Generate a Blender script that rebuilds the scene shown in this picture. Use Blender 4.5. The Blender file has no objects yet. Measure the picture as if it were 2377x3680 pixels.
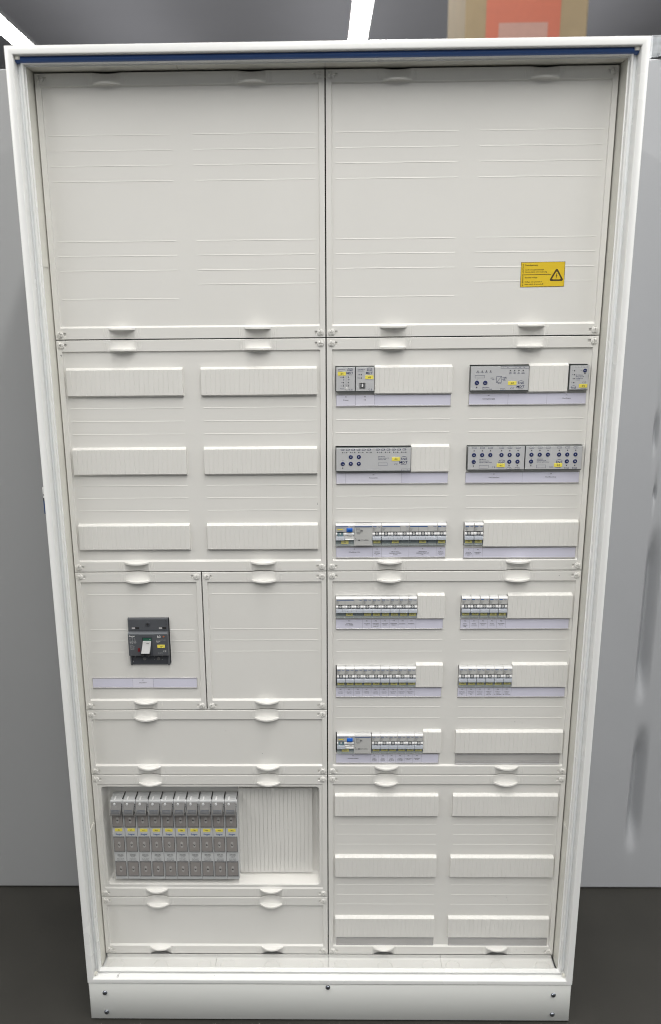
import bpy, math, random
from mathutils import Matrix, Vector

random.seed(7)
SC = bpy.context.scene
COL = SC.collection
Z0 = 0.117                       # height of the lower edge of the cover plates above the floor

# ------------------------------------------------------------------ camera
cam_d = bpy.data.cameras.new('camera')
cam = bpy.data.objects.new('camera', cam_d)
COL.objects.link(cam)
_p, _y, _r = .2418, -.0176, -.0098
_cp, _sp, _cy, _sy = math.cos(_p), math.sin(_p), math.cos(_y), math.sin(_y)
_f = Vector((_sy * _cp, _cy * _cp, -_sp)); _rt = Vector((_cy, -_sy, 0)); _up = _rt.cross(_f)
_R = _rt * math.cos(_r) + _up * math.sin(_r); _U = -_rt * math.sin(_r) + _up * math.cos(_r)
cam.matrix_world = Matrix(((_R.x, _U.x, -_f.x, -.0119), (_R.y, _U.y, -_f.y, -1.5142), (_R.z, _U.z, -_f.z, 1.5158), (0, 0, 0, 1)))
cam_d.sensor_fit = 'VERTICAL'
cam_d.sensor_height = 24; cam_d.sensor_width = 24
cam_d.lens = 2900 / 3680 * 24
cam_d.shift_x = .02322; cam_d.shift_y = -.0023
cam_d.clip_start = .05; cam_d.clip_end = 100
cam_d.dof.use_dof = True
cam_d.dof.focus_distance = 1.56
cam_d.dof.aperture_fstop = 1.8
SC.camera = cam

# ------------------------------------------------------------------ world, exposure
W = bpy.data.worlds.new('World'); SC.world = W; W.use_nodes = True
W.node_tree.nodes['Background'].inputs[0].default_value = (.92, .96, 1, 1)
W.node_tree.nodes['Background'].inputs[1].default_value = .4
SC.view_settings.view_transform = 'Standard'
SC.view_settings.look = 'None'
SC.view_settings.exposure = .07
SC.view_settings.gamma = 1
SC.view_settings.use_curve_mapping = False
SC.cycles.max_bounces = 8
SC.cycles.filter_width = 1.0
LAMP = 57.5                      # radiance of the strip lights

# ------------------------------------------------------------------ materials
def mat(name, rgb, rough=.5, metal=0., spec=.5, var=.03, vscale=40., bump=0., bscale=900., emit=None, alpha=1., coat=0., stretch=None):
    m = bpy.data.materials.new(name); m.use_nodes = True
    nt = m.node_tree; b = nt.nodes['Principled BSDF']
    tc = nt.nodes.new('ShaderNodeTexCoord')
    vec = tc.outputs['Object']
    if stretch:
        mp = nt.nodes.new('ShaderNodeMapping'); mp.inputs['Scale'].default_value = stretch
        nt.links.new(vec, mp.inputs[0]); vec = mp.outputs[0]
    n = nt.nodes.new('ShaderNodeTexNoise'); n.inputs['Scale'].default_value = vscale; n.inputs['Detail'].default_value = 5
    nt.links.new(vec, n.inputs['Vector'])
    r = nt.nodes.new('ShaderNodeValToRGB')
    r.color_ramp.elements[0].position = .25; r.color_ramp.elements[1].position = .75
    r.color_ramp.elements[0].color = tuple(c * (1 - var) for c in rgb) + (1,)
    r.color_ramp.elements[1].color = tuple(min(1, c * (1 + var)) for c in rgb) + (1,)
    nt.links.new(n.outputs['Fac'], r.inputs[0]); nt.links.new(r.outputs[0], b.inputs['Base Color'])
    mr = nt.nodes.new('ShaderNodeMapRange'); mr.inputs['To Min'].default_value = max(0, rough - .05); mr.inputs['To Max'].default_value = rough + .05
    nt.links.new(n.outputs['Fac'], mr.inputs[0]); nt.links.new(mr.outputs[0], b.inputs['Roughness'])
    b.inputs['Metallic'].default_value = metal
    b.inputs['Specular IOR Level'].default_value = spec
    b.inputs['Alpha'].default_value = alpha
    b.inputs['Coat Weight'].default_value = coat
    if bump:
        n2 = nt.nodes.new('ShaderNodeTexNoise'); n2.inputs['Scale'].default_value = bscale; n2.inputs['Detail'].default_value = 2
        nt.links.new(vec, n2.inputs['Vector'])
        bp = nt.nodes.new('ShaderNodeBump'); bp.inputs['Strength'].default_value = bump; bp.inputs['Distance'].default_value = .0006
        nt.links.new(n2.outputs['Fac'], bp.inputs['Height']); nt.links.new(bp.outputs[0], b.inputs['Normal'])
    if emit:
        b.inputs['Emission Color'].default_value = tuple(emit[0]) + (1,); b.inputs['Emission Strength'].default_value = emit[1]
    return m

M = {}
M['plate'] = mat('cover_plastic', (.74, .73, .70), .42, spec=.4, var=.012, vscale=9, bump=.12, bscale=1400)
M['strip'] = mat('strip_plastic', (.74, .73, .70), .42, spec=.4, var=.012, vscale=12)
M['grip'] = mat('grip_plastic', (.77, .76, .73), .4, spec=.4, var=.01)
M['screw'] = mat('screw_plastic', (.72, .71, .68), .35, spec=.5, var=.02)
M['liner'] = mat('liner_plastic', (.76, .752, .695), .45, spec=.4, var=.02, vscale=6)
M['tray'] = mat('tray_plastic', (.63, .628, .61), .45, spec=.4, var=.015, vscale=6)
M['paint'] = mat('powder_coat', (.84, .845, .835), .26, spec=.5, var=.012, vscale=5)
M['gasket'] = mat('white_foam', (.84, .86, .87), .5, var=.02)
M['plinth'] = mat('plinth_paint', (.66, .67, .65), .32, var=.015, vscale=4)
M['blue_tape'] = mat('blue_tape', (.045, .115, .34), .33, var=.12, vscale=18, bump=.25, bscale=120, stretch=(.08, 1, 1))
M['dark'] = mat('gap_shade_black', (.02, .02, .018), .7, var=.1)  # near-black for interior shade, the plinth's contact shadow, joints and slots
M['steel'] = mat('screw_steel', (.30, .32, .36), .22, metal=1., var=.1)
M['mcb'] = mat('breaker_plastic', (.60, .60, .59), .4, var=.015)
M['mcb_white'] = mat('breaker_white', (.82, .82, .82), .3, var=.01)
M['panelgrey'] = mat('breaker_print_field', (.50, .50, .49), .4, var=.015)
M['lever'] = mat('lever_grey', (.36, .385, .43), .35, var=.02)
M['darkgrey'] = mat('dark_plastic', (.06, .065, .07), .4, var=.05)
M['recess'] = mat('toggle_well', (.14, .15, .17), .4, var=.05)
M['clear'] = mat('clear_cover', (.42, .48, .48), .12, var=.03, alpha=.28, spec=.7)
M['well'] = mat('tag_well', (.16, .19, .21), .35, var=.05)
M['teal'] = mat('smoked_teal', (.16, .24, .27), .2, var=.05)
M['yellow'] = mat('yellow_tag', (.82, .71, .11), .5, var=.03)
M['sign'] = mat('yellow_sign', (.74, .52, .02), .42, var=.05, vscale=14)
M['signedge'] = mat('sign_edge', (.16, .12, .02), .5)
M['ink'] = mat('black_ink', (.02, .02, .02), .5)
M['inkgrey'] = mat('grey_ink', (.09, .09, .10), .5)
M['signink'] = mat('sign_ink', (.07, .045, .01), .5)
M['blueink'] = mat('blue_ink', (.012, .075, .26), .45)
M['navyink'] = mat('navy_ink', (.02, .028, .10), .45)
M['whiteink'] = mat('white_ink', (.78, .78, .78), .5)
M['orangeink'] = mat('orange_ink', (.60, .16, .05), .5)
M['button'] = mat('navy_button', (.012, .022, .10), .35, var=.1)
M['testblue'] = mat('blue_test_button', (.01, .13, .58), .25, var=.08)
M['silver'] = mat('silver_label', (.50, .505, .515), .4, metal=0., var=.02)
M['case'] = mat('module_case', (.10, .11, .11), .4, var=.05)
M['led'] = mat('led_dark', (.09, .09, .10), .25)
M['port'] = mat('port_metal', (.45, .45, .45), .3, metal=1)
M['paper'] = mat('label_paper', (.675, .67, .785), .7, var=.025, vscale=22, spec=.2)
M['paperwhite'] = mat('label_paper_pale', (.73, .722, .82), .7, var=.03, vscale=15, spec=.2)
M['holder'] = mat('holder_plastic', (.47, .46, .47), .25, var=.02, spec=.6)
M['holderclear'] = mat('holder_clear', (.66, .65, .64), .22, var=.02, alpha=.45, spec=.6)
M['line'] = mat('paper_line', (.30, .30, .36), .6)
M['anthracite'] = mat('anthracite_case', (.058, .062, .072), .42, var=.05)
M['anthracite2'] = mat('anthracite_cover', (.085, .09, .10), .4, var=.04)
M['anthracite3'] = mat('anthracite_lit_bevel', (.13, .14, .155), .4, var=.04)
M['green'] = mat('green_flag', (.01, .10, .06), .4)
M['red'] = mat('red_flag', (.15, .01, .015), .4)
M['toggle'] = mat('main_toggle', (.56, .56, .56), .35)
M['fuse'] = mat('fuse_body', (.53, .54, .545), .38, var=.02)
M['fusewin'] = mat('fuse_window', (.265, .247, .238), .3, var=.04)
M['fusehandle'] = mat('fuse_handle', (.16, .157, .155), .38, var=.03)
M['fusetint'] = mat('fuse_tint', (.42, .41, .40), .25)
M['cupboard'] = mat('grey_steel', (.33, .335, .34), .5, var=.06, vscale=1.2)
M['cupboard_pale'] = mat('grey_steel_pale', (.42, .43, .45), .5, var=.03, vscale=2)
M['cupseam'] = mat('cupboard_seal', (.30, .305, .32), .55)
M['floor'] = mat('floor_vinyl', (.027, .0255, .0215), .55, var=.18, vscale=6, bump=.2, bscale=200)
M['ceiling'] = mat('ceiling_paint', (.36, .36, .375), .8, var=.03, vscale=1.5)
M['wall'] = mat('wall_paint', (.24, .24, .25), .8, var=.03, vscale=1.5)
M['card'] = mat('cardboard', (.20, .152, .088), .8, var=.08, vscale=9, bump=.2, bscale=300)
M['cardlabel'] = mat('red_print', (.30, .075, .04), .6, var=.05)
M['cardprint'] = mat('pale_print', (.27, .155, .125), .6, var=.05)
M['galv'] = mat('galvanised', (.48, .50, .52), .38, metal=.9, var=.25, vscale=60)
M['lamphousing'] = mat('lamp_housing', (.7, .7, .7), .4)
M['diffuser'] = mat('lamp_diffuser', (.8, .8, .8), .5, emit=((1, .983, .945), LAMP))
M['uplight'] = mat('lamp_upper_diffuser', (.8, .8, .8), .5, emit=((.97, .97, 1), LAMP * .135))
M['plugblue'] = mat('plug_blue', (.006, .05, .18), .35)

# ------------------------------------------------------------------ mesh builder (millimetres: x right, y into the cabinet, z up)
_txt = {}
def glyphs(s, bold):
    k = (s, bold)
    if k not in _txt:
        cu = bpy.data.curves.new('lettering', 'FONT'); cu.body = s; cu.resolution_u = 1; cu.offset = .018 if bold else .004
        ob = bpy.data.objects.new('lettering', cu)
        me = ob.to_mesh()
        vs = [(v.co.x, v.co.y) for v in me.vertices]; fs = [tuple(p.vertices) for p in me.polygons]
        ob.to_mesh_clear(); bpy.data.objects.remove(ob); bpy.data.curves.remove(cu)
        _txt[k] = (vs, fs)
    return _txt[k]

class MB:
    def __init__(s):
        s.v, s.f, s.m, s.mats = [], [], [], []
    def mi(s, name):
        if name not in s.mats: s.mats.append(name)
        return s.mats.index(name)
    def face(s, pts, m):
        i = len(s.v); s.v += pts; s.f.append(tuple(range(i, i + len(pts)))); s.m.append(s.mi(m))
    def rect(s, x0, x1, z0, z1, y, m):
        s.face([(x0, y, z0), (x1, y, z0), (x1, y, z1), (x0, y, z1)], m)
    def box(s, x0, x1, y0, y1, z0, z1, m, ch=0., mf=None, back=True):
        c = min(ch, (x1 - x0) * .4, (z1 - z0) * .4)
        i = len(s.v)
        L = [(0, y1), (0, y0 + c)] + ([(c, y0)] if c else [])
        for o, y in L:
            s.v += [(x0 + o, y, z0 + o), (x1 - o, y, z0 + o), (x1 - o, y, z1 - o), (x0 + o, y, z1 - o)]
        k = s.mi(m)
        for l in range(len(L) - 1):
            for j in range(4):
                a, b = i + l * 4 + j, i + l * 4 + (j + 1) % 4
                s.f.append((a, b, b + 4, a + 4)); s.m.append(k)
        t = i + (len(L) - 1) * 4
        s.f.append((t, t + 1, t + 2, t + 3)); s.m.append(s.mi(mf or m))
        if back: s.f.append((i + 3, i + 2, i + 1, i)); s.m.append(k)
    def prism(s, prof, x0, x1, m, caps=True):
        # prof: closed (y, z) loop, counter-clockwise seen from +x
        i = len(s.v); n = len(prof); k = s.mi(m)
        s.v += [(x0, y, z) for y, z in prof] + [(x1, y, z) for y, z in prof]
        for j in range(n):
            a, b = i + j, i + (j + 1) % n
            s.f.append((b, a, a + n, b + n)); s.m.append(k)
        if caps:
            s.f.append(tuple(range(i, i + n))[::-1]); s.m.append(k)
            s.f.append(tuple(range(i + n, i + 2 * n))); s.m.append(k)
    def lathe(s, cx, cz, prof, m, seg=20, a0=0, a1=2 * math.pi):
        # prof: list of (radius, y) from back rim to front; axis along y
        full = abs(a1 - a0 - 2 * math.pi) < 1e-6
        n = seg if full else seg + 1
        i = len(s.v); k = s.mi(m)
        for r, y in prof:
            for j in range(n):
                a = a0 + (a1 - a0) * j / seg
                s.v.append((cx + r * math.cos(a), y, cz + r * math.sin(a)))
        for l in range(len(prof) - 1):
            for j in range(seg):
                a, b = i + l * n + j, i + l * n + (j + 1) % n
                s.f.append((a, b, b + n, a + n)); s.m.append(k)
        if prof[-1][0] > 1e-4:
            t = i + (len(prof) - 1) * n
            s.f.append(tuple(range(t, t + n))); s.m.append(k)
    def disc(s, cx, cz, r, y, m, seg=16):
        s.face([(cx + r * math.cos(2 * math.pi * j / seg), y, cz + r * math.sin(2 * math.pi * j / seg)) for j in range(seg)], m)
    def cyl(s, cx, cz, r, y0, y1, m, seg=20, ch=.3):
        s.lathe(cx, cz, [(r, y1), (r, y0 + ch), (r - ch, y0)], m, seg)
    def outline(s, x0, x1, z0, z1, y, m, t=.35):
        s.rect(x0, x1, z1 - t, z1, y, m); s.rect(x0, x1, z0, z0 + t, y, m)
        s.rect(x0, x0 + t, z0 + t, z1 - t, y, m); s.rect(x1 - t, x1, z0 + t, z1 - t, y, m)
    def text(s, t, x, z, size, y, m, al='c', bold=False, rot=0., sx=1.):
        # size: capital height in mm; z: base line
        vs, fs = glyphs(t, bold)
        if not vs: return
        k = size / .72
        xs = [v[0] for v in vs]; w = max(xs) - min(xs); o = {'c': -min(xs) - w / 2, 'l': -min(xs), 'r': -max(xs)}[al]
        i = len(s.v); c, sn = math.cos(rot), math.sin(rot); j = s.mi(m)
        for a, b in vs:
            u, v = (a + o) * k * sx, b * k
            s.v.append((x + u * c - v * sn, y, z + u * sn + v * c))
        for q in fs:
            s.f.append(tuple(i + a for a in q)); s.m.append(j)
    def rotz(s, ang, start=0):
        c, sn = math.cos(ang), math.sin(ang)
        s.v = s.v[:start] + [(x * c - z * sn, y, x * sn + z * c) for x, y, z in s.v[start:]]
    def mesh(s, name, smooth=None):
        me = bpy.data.meshes.new(name)
        me.from_pydata([(x / 1000, y / 1000, z / 1000) for x, y, z in s.v], [], s.f)
        for n in s.mats: me.materials.append(M[n])
        me.polygons.foreach_set('material_index', s.m)
        if smooth:
            me.polygons.foreach_set('use_smooth', [True] * len(s.f))
            me.update()
            me.set_sharp_from_angle(angle=math.radians(smooth))
        me.update()
        return me

def part(name, me, parent=None, loc=None, label=None):
    if isinstance(me, MB): me = me.mesh(name)
    o = bpy.data.objects.new(name, me); COL.objects.link(o)
    if parent: o.parent = parent
    if loc: o.location = tuple(v / 1000 for v in loc)
    if label: o['label'] = label
    return o
def tag(o, label, cat, group=None):
    o['label'] = label; o['category'] = cat
    if group: o['group'] = group
    return o
def thing(name, label, cat, x, d, y=0., group=None):
    # an Empty at plate coordinates: x from the middle seam, d down from the top of the plates
    o = bpy.data.objects.new(name, None); COL.objects.link(o); o.empty_display_size = .02
    o.location = (x / 1000, y / 1000, Z0 + (1800 - d) / 1000)
    return tag(o, label, cat, group)
def dup(root, x, d, label, group=None):
    r = root.copy(); COL.objects.link(r)
    r.location = (x / 1000, root.location.y, Z0 + (1800 - d) / 1000); r['label'] = label
    if group: r['group'] = group
    for ch in list(root.children):
        c = ch.copy(); COL.objects.link(c); c.parent = r
        for g in list(ch.children):
            e = g.copy(); COL.objects.link(e); e.parent = c
    return r
def structure(name, me):
    o = part(name, me); o['kind'] = 'structure'; return o

def uniq(a):
    a = sorted(a); r = [a[0]]
    for v in a[1:]:
        if v - r[-1] > .02: r.append(v)
    return r
def field(m, xs, zs, fn, hole, skirt, mname):
    """a height field y = fn(x, z) with holes and a skirt round every edge"""
    idx = {}; k = m.mi(mname)
    def vi(i, j):
        if (i, j) not in idx:
            idx[i, j] = len(m.v); m.v.append((xs[i], fn(xs[i], zs[j]), zs[j]))
        return idx[i, j]
    cells = {(i, j) for i in range(len(xs) - 1) for j in range(len(zs) - 1)
             if not hole((xs[i] + xs[i + 1]) / 2, (zs[j] + zs[j + 1]) / 2)}
    for i, j in cells:
        m.f.append((vi(i, j), vi(i + 1, j), vi(i + 1, j + 1), vi(i, j + 1))); m.m.append(k)
    low = {}
    def lo(i, j):
        if (i, j) not in low:
            low[i, j] = len(m.v); m.v.append((xs[i], skirt, zs[j]))
        return low[i, j]
    for i, j in cells:
        for di, dj, p, q in ((0, -1, (i, j), (i + 1, j)), (1, 0, (i + 1, j), (i + 1, j + 1)), (0, 1, (i + 1, j + 1), (i, j + 1)), (-1, 0, (i, j + 1), (i, j))):
            if (i + di, j + dj) not in cells:
                m.f.append((vi(*q), vi(*p), lo(*p), lo(*q))); m.m.append(k)

# ------------------------------------------------------------------ the room behind
b = MB(); b.face([(-14000, -12000, 0), (14000, -12000, 0), (14000, 26000, 0), (-14000, 26000, 0)], 'floor'); structure('floor', b)
b = MB(); b.face([(-14000, 26000, 5600), (14000, 26000, 5600), (14000, -12000, 5600), (-14000, -12000, 5600)], 'ceiling'); structure('ceiling', b)
b = MB(); b.face([(-14000, 26000, 0), (14000, 26000, 0), (14000, 26000, 5600), (-14000, 26000, 5600)], 'wall'); structure('back_wall', b)

# rows of pendant strip lights along the depth of the hall, throwing most light down and a little up
for x, lab in ((-2800, 'bright ceiling strip light at the upper left corner above the cabinet'),
               (362, 'long ceiling strip light running back above the middle of the cabinet'),
               (3500, 'ceiling strip light on the far right side of the hall')):
    t = bpy.data.objects.new('strip_light', None); COL.objects.link(t); t.location = (x / 1000, 0, 4.0)
    tag(t, lab, 'ceiling light')
    h = MB(); h.box(-84, 84, -5000, 15000, -16, 36, 'lamphousing'); part('lamp_housing', h, t)
    h = MB()
    for q in range(40):
        y0, y1 = -5000 + 500 * q, -4500 + 500 * q
        h.face([(-74, y0, -20), (-74, y1, -20), (74, y1, -20), (74, y0, -20)], 'diffuser')
    part('diffuser', h, t)
    h = MB(); h.face([(-74, -5000, 40), (74, -5000, 40), (74, 15000, 40), (-74, 15000, 40)], 'uplight'); part('upper_diffuser', h, t)

# grey cupboards standing behind, and what is on them
def cupboard(x0, x1, finish, lab, troughs):
    # the doors are one pressed sheet with troughs shaped to shade into dark bands
    t = bpy.data.objects.new('steel_cupboard', None); COL.objects.link(t); t.location = (0, .36, 0)
    tag(t, lab, 'cupboard')
    b = MB(); b.box(x0 + 2, x1 - 2, 40, 800, 0, 2018, finish); part('body', b, t)
    xs, zs = [x0, x0 + 3, x1 - 3, x1], [2, 5, 2017, 2020]
    for s, za, zb, w, dep in troughs:
        xs += [s + w * (-1 + q / 8) for q in range(17)]
        zs += [za + (zb - za) * q / 4 for q in range(5)] + [za + 13 * q for q in range(1, 11) if 13 * q < (zb - za) / 2] + [zb - 13 * q for q in range(1, 11) if 13 * q < (zb - za) / 2]
    def fn(x, z):
        y = 0.
        if x < x0 + 1 or x > x1 - 1 or z < 3 or z > 2019: y = 3.
        for s, za, zb, w, dep in troughs:
            if abs(x - s) < w and za < z < zb:
                e = min(1, min(z - za, zb - z) / min(130., (zb - za) * .45))
                y += dep * .5 * (1 + math.cos(math.pi * (x - s) / w)) * .5 * (1 - math.cos(math.pi * e))
        return y
    m = MB(); field(m, uniq(xs), uniq(zs), fn, lambda x, z: False, 40, finish); part('door_front', m.mesh('door_front', 40), t)
    return t
cupboard(-1600, -60, 'cupboard', 'plain grey steel cupboard behind the left side of the white cabinet', [])
cupboard(-40, 1600, 'cupboard_pale', 'grey steel cupboard with vertical troughs shading into dark bands behind the right side of the white cabinet',
         [(792, 530, 1020, 22, 30), (806, 100, 500, 24, 30), (768, 1170, 1300, 8, 12), (779, 1060, 1115, 6, 10)])
t = bpy.data.objects.new('storage_rack', None); COL.objects.link(t); t.location = (.78, 2.0, 0)
tag(t, 'grey steel storage rack behind the cupboards, carrying the big brown carton', 'rack')
for x in (-600, 560):
    for y in (20, 600):
        b = MB(); b.box(x, x + 40, y, y + 40, 0, 2180, 'galv', ch=3); part('upright', b, t)
for z in (1100, 2190):
    b = MB(); b.box(-600, 600, 10, 650, z, z + 40, 'cupboard', ch=3); part('shelf', b, t)
t = bpy.data.objects.new('cardboard_box', None); COL.objects.link(t); t.location = (.76, 2.03, 2.232)
tag(t, 'big brown cardboard carton with a red printed label on the rack behind the cabinet', 'box')
b = MB(); b.box(-192, 286, 0, 480, 0, 760, 'card', ch=6); part('carton', b, t)
b = MB(); b.rect(-112, 178, 120, 700, -2, 'cardlabel'); b.rect(-62, 130, 300, 372, -3.5, 'cardprint'); part('printed_label', b, t)
b = MB(); b.box(-194, -158, -4, 0, 0, 760, 'card'); part('flap', b, t)
b = MB(); b.prism([(60, 0), (0, 0), (0, 38), (6, 44), (60, 44)][::-1], 0, 90, 'galv')
b.prism([(-3, 6), (-9, 2), (-9, 0), (0, 0), (0, 8)][::-1], 12, 90, 'galv')
g = part('metal_duct', b); g.location = (.687, .365, 2.024); tag(g, 'galvanised sheet metal duct end at the top right corner beside the cabinet', 'duct')

# ------------------------------------------------------------------ the cabinet
cab = bpy.data.objects.new('distribution_cabinet', None); COL.objects.link(cab); cab.location = (0, 0, Z0)
tag(cab, 'tall white floor standing electrical distribution cabinet with its door off', 'electrical cabinet')

def loops(m, prof, close_back=False, name='paint'):
    i = len(m.v); k = m.mi(name)
    for o, y in prof:
        zb = -18.5 + o * .77; zt = 1823.5 - o
        m.v += [(-525 + o, y, zb), (525 - o, y, zb), (525 - o, y, zt), (-525 + o, y, zt)]
    for l in range(len(prof) - 1):
        for j in range(4):
            a, c = i + l * 4 + j, i + l * 4 + (j + 1) % 4
            m.f.append((a, c, c + 4, a + 4)); m.m.append(k)
b = MB(); loops(b, [(0, 300), (0, -44.8)]); i = len(b.v)
b.face([(-525, 300, 1823.5), (525, 300, 1823.5), (525, 300, -18.5), (-525, 300, -18.5)], 'paint')
part('housing', b, cab)
b = MB(); loops(b, [(0, -45), (0, -61), (.6, -62.4), (2, -63), (11.3, -63), (12.9, -62.4), (13.5, -61), (13.5, -42), (14.6, -40), (20, -40), (20.3, -40.5), (20.3, -47), (21, -47.7), (23.3, -47.7), (24, -47), (24, -38), (26, -38)])
for x, y0, y1 in ((-462, -57, -50), (-459.5, -58, -47), (-250, -52, -50.5), (462, -50, -48)):
    b.face([(x, y0, -7.9), (x + .9, y0, -7.9), (x + 1.2, y1, -7.9), (x + .5, y1, -7.9)], 'ink')
part('front_frame', b.mesh('front_frame', 24), cab)
for s in (-1, 1):
    b = MB(); n = 9
    pts = [(s * (508.1 + 3.3 * math.cos(math.pi * j / (n - 1))), -40.2 - 3.4 * math.sin(math.pi * j / (n - 1))) for j in range(n)]
    for j in range(n - 1):
        (xa, ya), (xb, yb) = pts[j], pts[j + 1]
        q = [(xa, ya, 1.5), (xa, ya, 1801), (xb, yb, 1801), (xb, yb, 1.5)]
        b.face(q if s > 0 else q[::-1], 'gasket')
    part('gasket', b.mesh('gasket', 60), cab)
b = MB(); n = 11
prof = [(-41 - 12.5 * math.sin(math.pi * j / (n - 1)) ** .8, 1806.0 + 5.6 * math.cos(math.pi * j / (n - 1))) for j in range(n)]
b.prism(prof, -513, 513, 'blue_tape'); part('blue_seal', b.mesh('blue_seal', 50), cab)
for x, z in ((-507, 1808), (507, 1808)):
    b = MB(); b.lathe(0, 0, [(4.4, 6), (4.4, 1.5), (3.2, 0), (1.2, .2), (1.0, 1.5)], 'liner', 16)
    o = part('corner_plug', b.mesh('corner_plug', 40), cab, (x, -54, 1811)); o.rotation_euler = (math.radians(-72), 0, 0)
for x in (-509, 509):
    b = MB(); b.lathe(0, 0, [(4.4, 6), (4.4, 1.5), (3.2, 0), (1.2, .2), (1.0, 1.5)], 'liner', 16)
    o = part('corner_plug', b.mesh('corner_plug', 40), cab, (x, -52, -7)); o.rotation_euler = (math.radians(80), 0, 0)
# inner linings
for s in (-1, 1):
    b = MB(); x0, x1 = (-503.5, -501.2) if s < 0 else (501.2, 503.5)
    b.box(x0, x1, -37.8, 30, -10, 1800, 'liner')
    ln = part('side_liner', b, cab)
    for z in (1485, 334):
        b = MB(); a0, a1 = (-501.2, -500.0) if s < 0 else (500.0, 501.2)
        b.box(a0, a1, -36.5, -3, z - 6, z + 6, 'liner', ch=1.0)
        a0, a1 = (-501.2, -500.7) if s < 0 else (500.7, 501.2)
        zz = (z + 6.1, z + 24) if z > 900 else (z - 24, z - 6.1)
        b.box(a0, a1, -35, -6, zz[0], zz[1], 'liner', ch=.5)
        part('bracket', b, ln)
b = MB()
for x0, x1 in ((-501, -250.6), (-249.4, -.6), (.6, 250), (250, 501)): b.box(x0, x1, -37.8, 6, 1800.3, 1803, 'liner')
part('top_liner', b, cab)
b = MB()
for x0, x1 in ((-495.5, -250.3), (-249.7, -.3), (.3, 249.7), (250.3, 495.5)):
    b.prism([(-37.8, -16), (-1, -16), (-1, 1.6), (-2.2, 1.6), (-2.2, -6.2), (-4.6, -8.8), (-37.8, -8.8)], x0, x1, 'tray')
    for k in (-1, 0, 1):
        cx = (x0 + x1) / 2 + k * 98; i = len(b.v)
        b.lathe(cx, 0, [(17, 0), (16.6, .8), (15.8, 1.2), (15, 1.2), (14.4, .5)], 'tray', 24)
        b.v[i:] = [(x, -22 + z * .95, -8.9 + y) for x, y, z in b.v[i:]]
part('bottom_tray', b.mesh('bottom_tray', 40), cab)
b = MB(); b.rect(-501, 501, -10, 1800, 62, 'dark'); part('dark_backing', b, cab)  # near-black sheet stands in for the shade behind the plates
# plinth
b = MB(); b.box(-524, 524, -61.5, 300, -115, -21, 'plinth', ch=2.2)
b.box(-518, 518, -54, 296, -117, -115.1, 'dark')  # black inset paints the contact shadow line under the plinth
b.box(-522, 522, -55, 300, -21, -18.6, 'dark')
pl = part('plinth', b.mesh('plinth', 50), cab)
b = MB(); b.lathe(0, 0, [(5.4, 0), (5.3, -1), (4.4, -2.6), (2.4, -3.6), (1.6, -3.5), (1.3, -2)], 'steel', 20)
b.box(-.5, .5, -3.62, -2, -2.2, 2.2, 'dark'); b.box(-2.2, 2.2, -3.62, -2, -.5, .5, 'dark')
sm = b.mesh('plinth_screw', 40)
for x, z in ((-489, -44.5), (-488.5, -95.5), (486.2, -45), (487, -96), (-1.8, -27.5)):
    o = part('plinth_screw', sm, pl, (x, -61.5, z)); o.rotation_euler = (0, random.uniform(0, 1.5), 0)

# blue plug on the cabinet's left flank
t = bpy.data.objects.new('wall_plug', None); COL.objects.link(t); t.location = (-.527, .12, Z0 + 1.028)
tag(t, 'blue round plug with a white marked plate on the left flank of the cabinet', 'plug')
b = MB(); b.box(-58, 0, -20, 20, 0, 22, 'paint', ch=2); b.rect(-57, -51, 6, 8, -20.3, 'ink'); b.rect(-54, -51, 11, 15, -20.3, 'ink'); part('marked_plate', b, t)
b = MB(); b.box(-59, 0, -18, 18, -6, 0, 'darkgrey', ch=2); part('collar', b, t)
b = MB(); b.box(-60, 0, -24, 24, -35, -6, 'plugblue', ch=12); part('plug_body', b, t)

# ------------------------------------------------------------------ cover plates (height fields)
clamp = lambda v: max(0., min(1., v))

# quarter turn screw: a disc with a real cross recess
def screw_mesh():
    m = MB(); g = uniq([-1, -.93, -.86, -.62, -.5, -.44, -.2, -.11, -.07, .07, .11, .2, .44, .5, .62, .86, .93, 1])
    n = len(g); k = m.mi('screw'); R = 6.2
    for a in g:
        for c in g:
            x = a * math.sqrt(1 - c * c / 2); z = c * math.sqrt(1 - a * a / 2); r = math.hypot(x, z)
            y = -2.6 * (1 - .45 * r * r) if r < .97 else -.6
            if (abs(x) < .10 and abs(z) < .50) or (abs(z) < .10 and abs(x) < .50): y += 1.9
            if abs(x) < .16 and abs(z) > .84: y += 1.6
            m.v.append((x * R, y, z * R))
    for i in range(n - 1):
        for j in range(n - 1):
            m.f.append((i * n + j, (i + 1) * n + j, (i + 1) * n + j + 1, i * n + j + 1)); m.m.append(k)
    m.lathe(0, 0, [(R, 1), (R, -.6)], 'screw', 24); m.f.pop(); m.m.pop()
    return m.mesh('screw', 35)
SCREW = screw_mesh()
def grip_mesh():
    m = MB(); k = m.mi('grip'); n = 24
    ring = lambda u: [(1.5, 2.1), (-11 * (1 - u * u) + .3, 2.1), (-11 * (1 - u * u) - .5, 1.5), (-11 * (1 - u * u) - .6, -1.4), (-11 * (1 - u * u) + .2, -2.1), (1.5, -2.1)]
    for i in range(n + 1):
        u = -1 + 2 * i / n
        m.v += [(24.2 * u, y, z) for y, z in ring(u)]
    for i in range(n):
        for j in range(6):
            a, c = i * 6 + j, i * 6 + (j + 1) % 6
            m.f.append((c, a, a + 6, c + 6)); m.m.append(k)
    return m.mesh('grip', 40)
GRIP = grip_mesh()

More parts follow.
